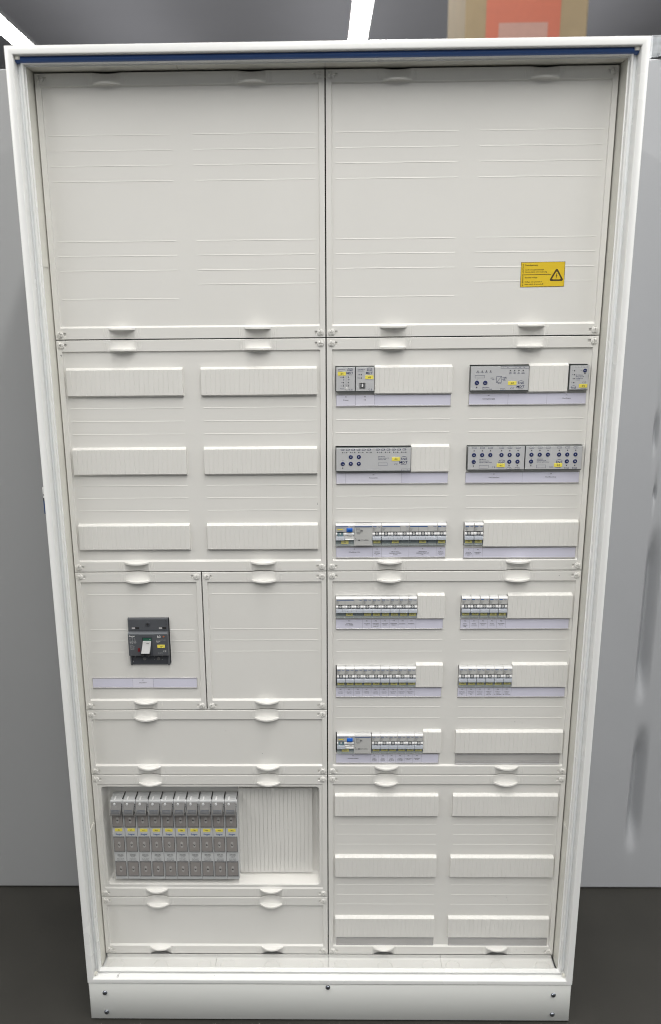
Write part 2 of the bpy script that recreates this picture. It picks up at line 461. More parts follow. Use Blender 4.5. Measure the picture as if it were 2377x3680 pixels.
def cover(lab, x0, x1, d0, d1, grips, ribs=(), holes=(), flat=False, specks=()):
    cx, dc = (x0 + x1) / 2, (d0 + d1) / 2
    th = thing('cover_plate', lab, 'cover plate', cx, dc, 0)
    X0, X1 = x0 + 1.1 - cx, x1 - 1.1 - cx
    ZT, ZB = dc - d0 - .9, dc - d1 + .9
    gx = [g - cx for g in grips]
    rb = [(a - cx, c - cx, dc - d) for a, c, d in ribs]
    hl = [(a - cx, c - cx, dc - e, dc - d) for a, c, d, e in holes]
    REC = 1.6 if flat else 3.5
    slots = []
    for sx in (-1, 1):
        for zt in (0, 1):
            sxx = (X0 + 9) if sx < 0 else (X1 - 9)
            zz = ZT - 9.2 if zt else ZB + 8.8
            slots.append((sxx + (6 if sx < 0 else -10.5), sxx + (10.5 if sx < 0 else -6), zz - 3, zz + 3))
    xs = [X0, X0 + .7, X0 + 9.6, X0 + 10.6, X1, X1 - .7, X1 - 9.6, X1 - 10.6]
    zs = [ZT, ZT - .7, ZT - 20, ZT - 22.4, ZB, ZB + .7, ZB + 20, ZB + 23.4]
    for g in gx:
        xs += [g + 24 * (-1 + i / 7) for i in range(15)]
        for o in (28, 31, 34):
            for s in (-1, 1): xs += [g + s * o - .7, g + s * o, g + s * o + .7]
    zs += [ZT - .7 - 16 * i / 6 for i in range(7)] + [ZB + .7 + 16 * i / 6 for i in range(7)] + [ZT - 3.8, ZT - 17.2, ZB + 3.8, ZB + 17.2]
    for a, c, z in rb: xs += [a, c, a - .05, c + .05]; zs += [z - .15, z, z + 1.5]
    for a, c, e, f in slots: xs += [a - .15, a + .15, c - .15, c + .15]; zs += [e - .15, e + .15, f - .15, f + .15]
    for a, c, e, f in hl: xs += [a, c]; zs += [e, f]
    xs, zs = uniq(xs), uniq(zs)
    def fn(x, z):
        y = REC * min(clamp(min(x - X0 - 9.6, X1 - 9.6 - x)), clamp((ZT - 20 - z) / 2.4), clamp((z - ZB - 20) / 3.4))
        if x < X0 + .1 or x > X1 - .1 or z > ZT - .1 or z < ZB + .1: y += .7
        for g in gx:
            u = (x - g) / 24
            if abs(u) < 1:
                if z > ZT - 16.8: y += 6.5 * (1 - u * u) * clamp((z - ZT + 16.8) / 16) ** .75
                if z < ZB + 16.8: y += 6.5 * (1 - u * u) * clamp((ZB + 16.8 - z) / 16) ** .75
            for o in (28, 31, 34):
                if abs(abs(x - g) - o) < .1 and (ZT - 17.3 < z < ZT - 3.7 or ZB + 3.7 < z < ZB + 17.3): y -= .45
        for a, c, zz in rb:
            if a - .01 < x < c + .01 and abs(z - zz) < .05: y -= .45
        for a, c, e, f in slots:
            if a < x < c and e < z < f: y += 2.6
        return y
    def hole(x, z): return any(a < x < c and e < z < f for a, c, e, f in hl)
    m = MB(); field(m, xs, zs, fn, hole, 11 if not flat else 9, 'plate')
    for sx_, sd, ww, hh in specks:
        px_, pz = sx_ - cx, dc - sd
        yy = fn(px_, pz) - .15
        m.face([(px_, yy, pz), (px_ + ww, yy, pz - .2), (px_ + ww * .8, yy, pz + hh), (px_ + .1, yy, pz + hh * .9)], 'inkgrey')
    part('panel', m.mesh('cover_panel', 13), th)
    for g in gx:
        part('grip', GRIP, th, (g, 0, ZT - 17.9)); o = part('grip', GRIP, th, (g, 0, ZB + 17.9))
    for sx in (X0 + 9, X1 - 9):
        for sz in (ZT - 9.2, ZB + 8.8):
            o = part('screw', SCREW, th, (sx, 0, sz)); o.rotation_euler = (0, random.uniform(-.25, .25), 0)
    return th

FL1, FL2, FR1, FR2 = (-482.5, -268), (-231, -18.5), (18.5, 231.5), (268.5, 481.5)
def lines(fields, ds): return [(a, c, d) for a, c in fields for d in ds]
GL, GR = (-375, -125), (123, 374)
c1 = cover('blank cover plate with embossed lines at the upper left of the cabinet', -500, 0, 1.5, 450, GL,
           lines((FL1, FL2), (101.5, 126.5, 151.5, 177, 278, 303, 328.5)) + lines((FL1,), (378,)) + lines((FL2,), (353.5,)))
c2 = cover('blank cover plate with embossed lines carrying the yellow warning sign', 0, 500, 1.5, 450, GR,
           lines((FR1, FR2), (101.5, 126.5, 151.5, 177, 278, 303, 328.5)) + lines((FR1,), (378,)) + lines((FR2,), (353.5,)))
c3 = cover('cover plate holding six ribbed blanking strips left of the silver control modules', -500, 0, 450, 900, GL,
           lines((FL1, FL2), (577.5, 602.5, 627, 727, 751.5, 776.5)),
           specks=[(-18, 766, .5, 4.5), (-493, 478, 3.5, .6), (-492, 480, 2, .5), (-352, 638, .7, .7), (-275, 740, .7, .7)])
cuts = lambda rows: [(a, c, d - 23.6, d + 23.6) for d in rows for a, c in ((17.2, 232.4), (265.6, 483.2))]
c4 = cover('cover plate round the silver control modules and the topmost breaker row', 0, 500, 450, 900, GR,
           lines((FR1, FR2), (602, 626.5, 750, 774.5)), cuts((525, 675, 825)))
c5 = cover('half width cover plate round the dark main switch', -500, -248, 900, 1199.5, (-374,),
           lines(((-478, -268),), (949, 1023.5, 1048.3, 1072.5)), [(-400.6, -317.4, 996.8, 1097.4)])
c6 = cover('half width blank cover plate right of the dark main switch', -248, 0, 900, 1199.5, (-124,),
           lines(((-229, -18),), (947.5, 1022.5, 1046.7, 1071)))
c7 = cover('low wide blank cover plate between the main switch and the fuse compartment', -500, 0, 1199.5, 1350, GL,
           specks=[(-212, 1249, 1.4, .8), (-137, 1302, 1.2, .9)])
c8 = cover('cover plate with three rows of breaker openings below the module plate', 0, 500, 900, 1350, GR,
           lines((FR1, FR2), (1047, 1072, 1195, 1220)), cuts((975, 1125))+ [(17.2, 232.4, 1251.4, 1298.6), (265.6, 483.2, 1251.4, 1298.6)],
           specks=[(455, 911.5, 1.4, 1.4), (386, 1229, .8, 2), (401, 1232, .7, 1.8), (487, 1251, .8, 1), (487.5, 1256, .8, 1)])
c9 = cover('cover plate with the deep fuse compartment in it', -500, 0, 1350, 1650, GL, (), [(-485, -14.5, 1375, 1622)], flat=True)
c10 = cover('low wide blank cover plate at the bottom left under the fuse compartment', -500, 0, 1650, 1799, GL)
c11 = cover('cover plate holding six ribbed blanking strips at the bottom right of the cabinet', 0, 500, 1350, 1799, GR,
            lines((FR1, FR2), (1470.5, 1495, 1519.5, 1621, 1646, 1670.5)),
            specks=[(383, 1604, .7, 1.6), (384.5, 1612, .8, 1.2), (366, 1651, .7, 2.4), (374, 1655, .6, 2), (390, 1653, .8, 2.6), (392, 1660, .7, 1.8), (430, 1590, .6, 1.2), (416, 1768, .6, 2.6), (417, 1786, .6, 1.8), (436, 1790, .6, 1.6)])

# the recessed tray of the fuse compartment (part of its plate): rounded pocket
def rrect(x0, x1, z0, z1, r, n=5):
    p = []
    for cx, cz, a in ((x1 - r, z1 - r, 0), (x0 + r, z1 - r, 90), (x0 + r, z0 + r, 180), (x1 - r, z0 + r, 270)):
        for i in range(n + 1):
            t = math.radians(a + 90 * i / n); p.append((cx + r * math.cos(t), cz + r * math.sin(t)))
    return p
b = MB(); dz = lambda d: 1500 - d; cx = 250
k = b.mi('plate'); L = []
for o, y, r in ((0, 1.2, 2), (3.2, 1.2, 7), (4, 2, 7), (6.5, 30, 7), (7.5, 34, 6), (10, 36, 5)):
    L.append([(x, y, z) for x, z in rrect(-485 + cx + o - .4, -14.5 + cx - o + .4, dz(1622) + o - .4, dz(1375) - o + .4, r)])
base = len(b.v); n = len(L[0])
for l in L: b.v += l
for a in range(len(L) - 1):
    for j in range(n):
        p, q = base + a * n + j, base + a * n + (j + 1) % n
        b.f.append((p, q, q + n, p + n)); b.m.append(k)
b.f.append(tuple(range(base + (len(L) - 1) * n, base + len(L) * n))); b.m.append(k)
part('recessed_tray', b.mesh('recessed_tray', 35), c9)

# ------------------------------------------------------------------ blanking strips
def blank(lab, x0, x1, dc, h=54, proj=3.9):
    th = thing('blanking_strip', lab, 'blanking strip', (x0 + x1) / 2, dc, 0, 'ribbed blanking strips in the cover plates')
    w = (x1 - x0) / 2; n = max(1, round((x1 - x0) / 9)); p = (x1 - x0) / n
    xs = [-w, w, -w + .5, w - .5]
    for i in range(1, n): g = -w + i * p; xs += [g - .55, g, g + .55]
    zs = [h / 2, h / 2 - .8, h / 2 - 3.6, h / 2 - 4.1, -h / 2 + 3, -h / 2 + .6, -h / 2]
    gr = [-w + i * p for i in range(1, n)]
    Y = {0: 2.6, 1: 1.4, 2: -proj + .5, 3: -proj, 4: -proj, 5: -proj + 2.6, 6: 2.6}
    zs = sorted(zs)
    ymap = {round(z, 3): Y[i] for i, z in enumerate(sorted(zs, reverse=True))}
    def fn(x, z):
        y = ymap[round(z, 3)]
        if abs(abs(x) - w) < .05: y = max(y, -proj + .7) if abs(z) < h / 2 - .3 else y
        if any(abs(x - g) < .1 for g in gr) and -h / 2 + .7 < z < h / 2 - 1.5: y += .5
        return y
    m = MB(); field(m, uniq(xs), zs, fn, lambda x, z: False, 3.4, 'strip')
    part('strip_face', m.mesh('strip_face', 25), th)
    return th
def ordn(i): return ('upper', 'middle', 'lower')[i]
for i, d in enumerate((525, 675, 825)):
    blank('full length ribbed blanking strip, %s left of the six beside the silver modules' % ordn(i), -484, -267, d + 3.2)
    blank('full length ribbed blanking strip, %s right of the six beside the silver modules' % ordn(i), -233, -17.5, d + 3.2)
for i, d in enumerate((1418.5, 1568.5, 1723)):
    blank('full length ribbed blanking strip, %s left of the six in the bottom right plate' % ordn(i), 15.5, 233.5, d + 2.5)
    blank('full length ribbed blanking strip, %s right of the six in the bottom right plate' % ordn(i), 264, 484.5, d + 2.5)
blank('ribbed blanking strip right of the module with the square socket', 89.5, 233, 527.5)
blank('short ribbed blanking strip between the power supply module and the small input module', 374.2, 446.3, 526.5)
blank('short ribbed blanking strip right of the shutter module tagged D5', 160.2, 232, 676)
blank('long ribbed blanking strip right of the breakers F7 and F8', 303.2, 485, 825)
blank('short ribbed blanking strip right of breaker F16', 179, 232.6, 973.5)
blank('long ribbed blanking strip right of breaker F22', 357.4, 484, 974)
blank('short ribbed blanking strip right of breaker F32', 179.2, 233.5, 1122.5)
blank('long ribbed blanking strip right of breaker F39', 373.6, 484, 1122.5)
blank('shortest ribbed blanking strip, right of breaker F47', 198, 234.6, 1271.5)
blank('full length ribbed blanking strip right of the lowest breaker row, above an empty label holder', 265, 485.2, 1272.5)

# ------------------------------------------------------------------ label strips
def label_strip(lab, x0, x1, dc, segs=None, empty=False, papers=None, h=23, dark_lines=True):
    """segs: list of (fraction, [lines]) printed side by side"""
    w = x1 - x0; th = thing('label_strip', lab, 'label strip', (x0 + x1) / 2, dc, 3.25, 'label strips under the device rows')
    if empty: th['group'] = 'empty label holders'
    m = MB()
    m.box(-w / 2, w / 2, -1.2, 0, -h / 2, h / 2, 'holderclear' if empty else 'holder', ch=.5)
    m.box(-w / 2, w / 2, -2.6, -1.25, -h / 2, -h / 2 + 1.8, 'holder', ch=.5)
    m.box(-w / 2, w / 2, -2.2, -1.25, h / 2 - 1.6, h / 2, 'holder', ch=.5)
    if empty: m.box(-w / 2, w / 2, -1.9, -1.25, -h / 2 + 5.5, -h / 2 + 6.3, 'holder')
    part('holder', m, th)
    if empty: return th
    tot = sum(s[0] for s in segs); u = -w / 2 + .6; W2 = w - 1.2
    zt, zb = h / 2 - 1.9, -h / 2 + 2.1
    m = MB(); m.rect(-w / 2 + .6, w / 2 - .6, zb, zt, -1.45, 'paper')
    for k, (fr, tx) in enumerate(segs):
        sw = W2 * fr / tot; c = u + sw / 2
        if k: m.rect(u - .18, u + .18, zb, zt, -1.6, 'line')
        if papers and k in papers:
            m.face([(u + .2, -1.75, zb - .3), (u + sw - .3, -1.9, zb + .1), (u + sw - .3, -2.4, zt + .2), (u + .2, -1.75, zt)], 'paperwhite')
        if tx:
            m.text(tx[0], c, zt - 3.6, 1.9, -2.5, 'inkgrey', bold=True)
            nl = len(tx) - 1
            for q, s in enumerate(tx[1:]):
                z = zt - 9.2 - 2.9 * q if nl > 1 else zt - 9.6
                sz = 1.75 if sw < 25 else 1.9
                g = glyphs(s, True)[0]; wd = (max(v[0] for v in g) - min(v[0] for v in g)) * sz / .72
                m.text(s, c, z, sz, -2.5, 'inkgrey', bold=True, sx=min(1, (sw - .8) / wd))
        u += sw
    part('paper', m, th)
    return th
AR = ['Ausgerüstete', 'Reserve']
label_strip('paper label strip reading D6 and D3 under the two small modules', 18.5, 232.5, 565.2,
            [(2, ['D6', 'IP-Router']), (2, ['D3', 'USB']), (8, None)], papers=(0, 1))
label_strip('paper label strip reading D7 and D2 under the power supply module', 266, 483.5, 564.6,
            [(4, ['D7', 'Spannungsversorgung']), (4, None), (4, ['D2', '4-fach Eingang'])])
label_strip('paper label strip reading D5 under the shutter module', 18.5, 232, 713.8,
            [(1, None), (6, ['D5', 'Fensterantriebe']), (5, None)], papers=(0, 1))
label_strip('paper label strip reading D1 and D4 under the two lighting modules', 265, 481.5, 714,
            [(6, ['D1', '8-fach Beleuchtung']), (6, ['D4', '8-fach Beleuchtung'])])
label_strip('paper label strip reading F2 to F6 under the topmost breaker row', 18, 232, 861.8,
            [(4, ['F2', 'FI Steckdosen 0.00m']), (1, ['F3', 'Steckdose', '0,00/ Achse', 'E/4-5']), (3, ['F4', 'CEE-Steckdose', 'Sektionaltor 0,00/ E/4-', '5 ST001']),
             (3, ['F5', 'CEE-Steckdose', 'Sektionaltor Halle 0,00', 'B/1']), (1, ['F6', 'Steckdose', '0,00/ Achse', 'B / 1'])])
label_strip('paper label strip reading F7 and F8 with a long empty part', 267, 485, 863.8,
            [(1, ['F7', 'Steckdose', '0,00/ AchseE', '/1-2']), (1, ['F8'] + AR), (10, None)])
label_strip('paper label strip reading F10 to F16', 17.3, 231.5, 1011.5,
            [(3, ['F10', 'ULH Achse', 'E/4-5, C/4-5/K']), (1, ['F11', 'ULH Achse', 'E/5-6']), (1, ['F12', 'Fassanschluss', 'CCG Tank', 'Achse A/4']),
             (1, ['F13'] + AR), (1, ['F14'] + AR), (1, ['F15', 'Zentralbatte...']), (1, ['F16', 'Zentralbatte...']), (3, None)])
label_strip('paper label strip reading F18 to F22', 266, 482, 1012.3,
            [(1, ['F18', 'Steuer-', 'spannung', 'KNX']), (1, ['F19', 'Fenster-', 'steuerung']), (1, ['F20'] + AR), (1, ['F21', 'Fenster-', 'steuerung']), (1, ['F22'] + AR), (7, None)])
LA, LC = ['LG Achse', 'A-E / 2-5'], ['LG Achse', 'C-E / 1-5']
label_strip('paper label strip reading F24 to F32', 17.3, 232.8, 1160.5,
            [(1, ['F24'] + LA), (1, ['F25'] + LA), (1, ['F26'] + LA), (1, ['F27'] + LC), (1, ['F28'] + LC), (1, ['F29'] + LC), (1, ['F30'] + AR), (1, ['F31'] + AR), (1, ['F32'] + AR), (3, None)])
T1, T2, T3 = ['LG Treppe', 'Achse B-C /', '5-6'], ['LG Treppe', 'Achse', 'D-E / 1-2,.'], ['LG Treppe', 'Achse', 'B / 1-2(0-5m)']
label_strip('paper label strip reading F34 to F39', 265.5, 484, 1160.8,
            [(1, ['F34'] + T1), (1, ['F35'] + T1), (1, ['F36'] + T2), (1, ['F37'] + T2), (1, ['F38'] + T3), (1, ['F39'] + T3), (6, None)])
label_strip('paper label strip reading F41 to F47 under the lowest breaker row', 17.3, 231.8, 1312,
            [(4, ['F41', 'FI Steckdosen NSH-1']), (1, ['F42', 'Service-', 'steckdose', 'CT_NSH01']), (1, ['F43', 'Service-', 'steckdose', '0SH+LSR']), (1, ['F44', 'Service-', 'steckdose', 'PK_NSH02']),
             (1, ['F45', 'Steckdose', 'CCG-Tank', 'Achse A/4']), (1, ['F46'] + AR), (1, ['F47'] + AR), (2, None)])
label_strip('paper label strip reading Q1 under the dark main switch', -481.5, -266.5, 1139,
            [(4.7, None), (2.4, ['Q1', 'Hauptschalter']), (5.1, None)], papers=(1,))
label_strip('empty clear label holder right of the F41 to F47 label strip', 266, 483, 1313, empty=True)
label_strip('empty clear label holder at the foot of the bottom right plate, left one', 17.5, 233.6, 1766.5, empty=True, h=25)
label_strip('empty clear label holder at the foot of the bottom right plate, right one', 266, 485, 1768, empty=True, h=25)

# ------------------------------------------------------------------ miniature circuit breakers
P = 17.85
def mcb_body(n):
    w = P * n / 2 - .25; m = MB()
    m.prism([(30, 22.9), (30, -23.3), (4, -23.3), (1, -22.6), (1, 6), (-1, 6.2), (-4.2, 6.4), (-4.4, 7), (-4.8, 19.2), (-4.2, 20.6), (-3, 21.8), (-1, 22.7), (2, 22.9)], -w, w, 'mcb')
    m.rect(-w + .3, w - .3, 7.2, 18.9, -5.05, 'panelgrey')
    for i in range(len(m.f)): pass
    y = -5.2
    # rounded white head
    m.prism([(-3.0, 22.4), (-4.4, 21.4), (-5.2, 19.9), (-5.3, 18.7), (-4.3, 18.7), (-2, 22)], -w + .02, w - .02, 'mcb_white')
    bar = .43 if n == 1 else .66
    m.rect(-w + .9, -w + .9 + (2 * w - 1.8) * bar, 16.2, 17.8, y, 'blueink')
    m.text(':hager', w - 1.0, 16.1, 1.9, y, 'blueink', 'r', True)
    m.text('MBN116' if n == 1 else 'MBN316', -w + 1, 13.4, 1.3, y, 'inkgrey', 'l')
    for q in range(2): m.outline(-w + 1.2 + 2.2 * q, -w + 3.0 + 2.2 * q, 10.2, 12.4, y, 'inkgrey', .25)
    m.text('6000', -w + 1.1, 8.4, 1.3, y, 'inkgrey', 'l')
    for q in range(n):
        m.text('2', w - 1.6 - 2 * q, 11.8, 1.3, y, 'inkgrey'); m.text('3', w - 1.5 - 2 * q, 8.4, 1.6, y, 'inkgrey')
    for q in range(1, n):
        x = -w - .25 + P * q
        m.rect(x - .18, x + .18, 7, 18.7, y - .05, 'inkgrey')
    # toggle wells and white shoulders
    for q in range(n):
        c = -P * n / 2 + P * (q + .5)
        m.rect(c - 4.2, c + 4.2, -3, 6, .9, 'recess')
        def half(x0, x1):
            pr = [(1, 5.9)] + [(.6 - 5.2 * math.sin(math.pi * t / 8), 1.6 + 4.3 * math.cos(math.pi * t / 8)) for t in range(9)] + [(1, -2.7)]
            m.prism(pr, x0, x1, 'mcb_white')
        half(c - P / 2 + .35, c - 4.1); half(c + 3.7, c + P / 2 - .35)
        m.rect(c + 5.2, c + P / 2 - .4, -1.3, -.4, -4.3, 'recess')
    # tag well under the lever
    m.rect(-w + .2, w - .2, -18.4, -10, .8, 'well')
    return m.mesh('breaker_body', 40)
def mcb_lever(n):
    m = MB()
    w = P * n / 2 - .4
    m.prism([(-2, -2.6), (-2, -9.0), (-6.6, -9.9), (-7.4, -9.4), (-6.2, -3.2), (-5.6, -2.6)], -w, w, 'lever')
    for q in range(n):
        c = -P * n / 2 + P * (q + .5)
        m.prism([(0, 5.4), (0, -2.6), (-4, -2.6), (-4.6, 1), (-3.8, 4)], c - 3.9, c + 3.5, 'recess')
        m.lathe(c - .2, 2.9, [(2.5, -3.5), (2.5, -4.9), (1.5, -4.95), (1.45, -4.6)], 'mcb', 16)
        m.disc(c - .2, 2.9, 1.0, -5.0, 'mcb')
    for q in range(1, n):
        x = -P * n / 2 + P * q
        for o in (-4.6, 0, 4.6):
            m.box(x + o - .25, x + o + .25, -7.0, -5, -9.0, -4.0, 'recess')
    return m.mesh('breaker_lever', 40)
def clear_cover(n):
    m = MB(); w = P * n / 2 - .5
    for q in range(n):
        c = -P * n / 2 + P * (q + .5); v = P / 2 - .5
        m.prism([(.5, -10.8), (.5, -22.6), (-2.6, -22.6), (-4.6, -21), (-4.2, -19.4), (-2.4, -18.6), (-2.2, -10.8)], c - v, c + v, 'clear')
    return m.mesh('clear_cover', 50)
BODY = {n: mcb_body(n) for n in (1, 3)}; LEV = {n: mcb_lever(n) for n in (1, 3)}; CLR = {n: clear_cover(n) for n in (1, 3)}
def name_tag(s, w=13.5, h=6.6, ink='ink'):
    m = MB(); m.box(-w / 2, w / 2, -.5, 0, -h / 2, h / 2, 'yellow', ch=.2)
    m.text(s, 0, -1.35, 2.7, -.75, ink, bold=True)
    return m.mesh('name_tag')
PROTO = {}
def breaker(n, code, x, d, lab):
    if n not in PROTO:
        t = thing('circuit_breaker', lab, 'circuit breaker', x, d, -1.0, 'miniature circuit breakers')
        part('body', BODY[n], t); part('lever', LEV[n], t); part('clear_cover', CLR[n], t)
        part('name_tag', name_tag('-' + code), t, (.3, -1.0, -14.2))
        PROTO[n] = t
        return t
    t = dup(PROTO[n], x, d, lab)
    for c in t.children:
        if c.name.startswith('name_tag'): c.data = name_tag('-' + code); c.location.x = random.uniform(-.4, .9) / 1000; c.location.z += random.uniform(-.5, .4) / 1000
    return t
ROWTXT = {825: 'topmost breaker row', 975: 'second breaker row', 1125: 'third breaker row', 1275: 'lowest breaker row'}
def single(code, x, d, end=''):
    breaker(1, code, x, d, 'narrow single pole breaker tagged %s in the %s%s' % (code, ROWTXT[d], end))
breaker(3, 'F4', 133, 825, 'triple width breaker tagged F4 in the topmost breaker row')
breaker(3, 'F5', 186.5, 825, 'triple width breaker tagged F5 in the topmost breaker row')
breaker(3, 'F10', 44.5, 975, 'triple width breaker tagged F10 at the left end of the second breaker row')
single('F3', 97.2, 825); single('F6', 222.3, 825); single('F7', 275.5, 825); single('F8', 293.7, 825)
for i in range(6): single('F%d' % (11 + i), 80 + P * i + 0.3, 975)
for i in range(5): single('F%d' % (18 + i), 275.2 + 18.1 * i, 975)
for i in range(9): single('F%d' % (24 + i), 28 + 17.8 * i, 1125)
for i in range(6): single('F%d' % (34 + i), 275 + 17.9 * i, 1125)
for i in range(6): single('F%d' % (42 + i), 100.3 + 17.7 * i, 1274.5 if False else 1275)

def rcd(code, x, d, lab):
    t = thing('residual_current_breaker', lab, 'circuit breaker', x, d, -1.0, 'residual current breakers')
    m = MB(); L, Mx, Rr = -35.6, -.2, 35.6
    m.prism([(30, 22.9), (30, -23.3), (4, -23.3), (1, -22.6), (1, 6), (-4.2, 6.4), (-4.8, 19.2), (-4.2, 20.6), (-3, 21.8), (2, 22.9)], L, Mx, 'mcb')
    m.rect(L + .3, Mx - .3, 7.2, 18.9, -5.05, 'panelgrey')
    m.prism([(-3.0, 22.4), (-4.4, 21.4), (-5.2, 19.9), (-5.3, 18.7), (-4.3, 18.7), (-2, 22)], L + .02, Mx - .02, 'mcb_white')
    y = -5.25
    m.rect(L + 1, L + 24, 16.4, 18.0, y, 'blueink'); m.text(':hager', Mx - 1.2, 16.3, 1.9, y, 'blueink', 'r', True)
    m.text('CDS440D  40 A / 0,03 A', L + 1.2, 14.0, 1.2, y, 'inkgrey', 'l')
    m.rect(L + 3, L + 14, 10.3, 13, y, 'well'); m.rect(L + 3.3, L + 13.7, 10.6, 12.7, y - .1, 'yellow'); m.rect(L + 3, L + 14, 8.4, 8.8, y, 'inkgrey')
    # shoulders, well and grey block
    def half(x0, x1, mm='mcb_white'):
        pr = [(1, 5.9)] + [(.6 - 5.2 * math.sin(math.pi * q / 8), 1.6 + 4.3 * math.cos(math.pi * q / 8)) for q in range(9)] + [(1, -2.7)]
        m.prism(pr, x0, x1, mm)
    half(L + .3, L + 3); half(L + 15, L + 20.5); half(L + 20.6, Mx - 4); half(Mx - 3.9, Mx - .2)
    m.rect(L + 3, L + 15, -3, 6, .9, 'teal')
    m.box(L + 17, Mx - .2, -4.6, 1, -9.4, -2.9, 'mcb', ch=.8); m.box(L + 17.5, Mx - .3, -6, -4, -9.3, -7.4, 'mcb_white', ch=.8)
    m.text('test', L + 22.5, -1.2, 1.3, -5.0, 'inkgrey'); m.rect(L + 26, Mx - 3.5, -2.4, .6, -5.0, 'panelgrey')
    m.rect(L + .3, Mx - .3, -18.6, -10, .8, 'well')
    # plain right half with a printed diagram
    m.box(Mx + .2, Rr, -5.4, 30, -21.8, 22.6, 'mcb', ch=1.4, mf='panelgrey')
    m.prism([(-3.0, 22.5), (-4.4, 22.0), (-5.7, 20.3), (-5.8, 18.9), (-4.3, 18.7), (-2, 22)], Mx + .22, Rr - .02, 'mcb_white')
    y = -5.85
    m.rect(Mx + 1.2, Rr - 1, 16.4, 18.0, y, 'blueink')
    for (x0, x1, z0, z1) in ((4.2, 10.5, 11.6, 14.2), (4.2, 13.5, 8.8, 11.4), (5.2, 16.5, 6.4, 9), (4.6, 12.8, 4.4, 6.4), (6, 10.5, 2.0, 4.2)):
        m.outline(x0, x1, z0, z1, y, 'inkgrey', .28)
    for q in range(4): m.rect(12.4 + q * 1.2, 13.0 + q * 1.2, 7 + q * .4, 11.6 - q * .2, y, 'inkgrey')
    m.text('B', 3.2, -7.2, 1.8, y, 'inkgrey', bold=True)
    for q in range(3): m.outline(2 + 5.6 * q, 6.2 + 5.6 * q, -11, -8.6, y, 'inkgrey', .3)
    m.rect(8.2, 11.4, -10.6, -9, y, 'inkgrey'); m.rect(18.4, 28, -10.3, -9.6, y, 'inkgrey'); m.text('READY', 24, -8.4, 1.1, y, 'inkgrey')
    part('body', m.mesh('rcd_body', 40), t)
    m = MB(); m.prism([(-2, -2.4), (-2, -9.0), (-6.6, -9.9), (-7.4, -9.4), (-6.2, -3.0), (-5.6, -2.4)], L + .4, L + 17.2, 'lever')
    m.prism([(0, 5.4), (0, -2.4), (-4, -2.4), (-4.6, 1), (-3.8, 4)], L + 3.4, L + 14, 'teal')
    m.lathe(L + 8.8, 3.0, [(1.7, -4), (1.7, -5.0), (1.1, -5.05)], 'mcb', 14)
    part('lever', m.mesh('rcd_lever', 40), t)
    m = MB(); m.prism([(-4, 14.6), (-4, 7.6), (-7.4, 7.4), (-8.2, 8.4), (-8.4, 12.6), (-7.6, 14.4)], L + 20.8, L + 32.4, 'testblue')
    m.prism([(-8.35, 11.8), (-8.35, 11.2), (-9.2, 11.0), (-9.2, 11.6)], L + 20.9, L + 32.3, 'testblue'); part('test_button', m.mesh('test_button', 40), t)
    m = MB()
    m.prism([(.5, -9.6), (.5, -22.6), (-3.4, -22.6), (-5.6, -21), (-5.2, -19.4), (-3.2, -18.6), (-3, -11.6), (-5, -10.8), (-5, -9.6)], L + .5, Mx - .5, 'clear')
    part('clear_cover', m.mesh('rcd_clear', 50), t)
    part('name_tag', name_tag('-' + code, 14.5, 6.8), t, (L / 2 - .2, -1.9, -14.6))
    return t
rcd('F2', 53.0, 825, 'wide residual current breaker with blue test button tagged F2, in the topmost breaker row')
rcd('F41', 55.0, 1275, 'wide residual current breaker with blue test button tagged F41, in the lowest breaker row')

# ------------------------------------------------------------------ silver control modules
def knx(m, x, z, y, k=1.):
    m.text('KNX', x, z, 3.4 * k, y, 'navyink', bold=True, sx=1.1)
    pts = [(x - 5 * k + 10 * k * q / 8, z + 3.7 * k + 1.8 * k * math.sin(math.pi * (q + .6) / 9)) for q in range(9)]
    for q in range(8):
        (a, e), (c, f) = pts[q], pts[q + 1]
        m.face([(a, y, e), (c, y, f), (c, y, f + .7 * k), (a, y, e + .7 * k)], 'navyink')
def mdt(m, x, z, y, k=1.):
    m.text('MDT', x, z, 4.1 * k, y, 'navyink', bold=True, sx=1.1); m.text('www.mdt.de', x, z - 2 * k, 1.2 * k, y, 'navyink', bold=True)
def ce(m, x, z, y, mt='navyink'):
    m.text('C', x - 2, z, 3.3, y, mt); m.text('E', x + 2.2, z, 3.3, y, mt)
def module(lab, x0, x1, d, h=46):
    w = (x1 - x0) / 2
    t = thing('control_module', lab, 'control module', (x0 + x1) / 2, d, 0, 'silver control modules')
    m = MB(); m.box(-w + .1, w - .1, -6.2, 30, -h / 2, h / 2, 'case', ch=.6)
    m.box(-w + .9, w - .7, -7.0, -6.25, -h / 2 + 1.4, h / 2 - .8, 'silver', ch=.5)
    return t, m, w
YS = -7.15
def button(t, x, z, r=3.5, s=None, arrow=None):
    m = MB(); m.lathe(0, 0, [(r, 0), (r, -.5), (r - .6, -.9)], 'button', 22)
    if s: m.text(s, 0, -.9 if len(s) > 1 else -1.1, 1.5 if len(s) > 1 else 2.2, -1.0, 'whiteink', bold=len(s) < 2)
    if arrow:
        a = {'l': math.pi, 'r': 0, 'u': math.pi / 2, 'd': -math.pi / 2}[arrow]
        m.face([(1.3 * math.cos(a + q * 2.094), -1.0, 1.3 * math.sin(a + q * 2.094)) for q in range(3)], 'whiteink')
    part('button', m, t, (x, YS + .1, z))
_led = MB(); _led.lathe(0, 0, [(1.15, 0), (1.15, -.3), (.8, -.5)], 'led', 14); LED = _led.mesh('indicator')
def led(t, x, z): part('indicator_light', LED, t, (x, YS + .1, z))
def mtag(t, s, x, z, w=15, h=6.8):
    part('name_tag', name_tag(s, w, h), t, (x, YS + .05, z))

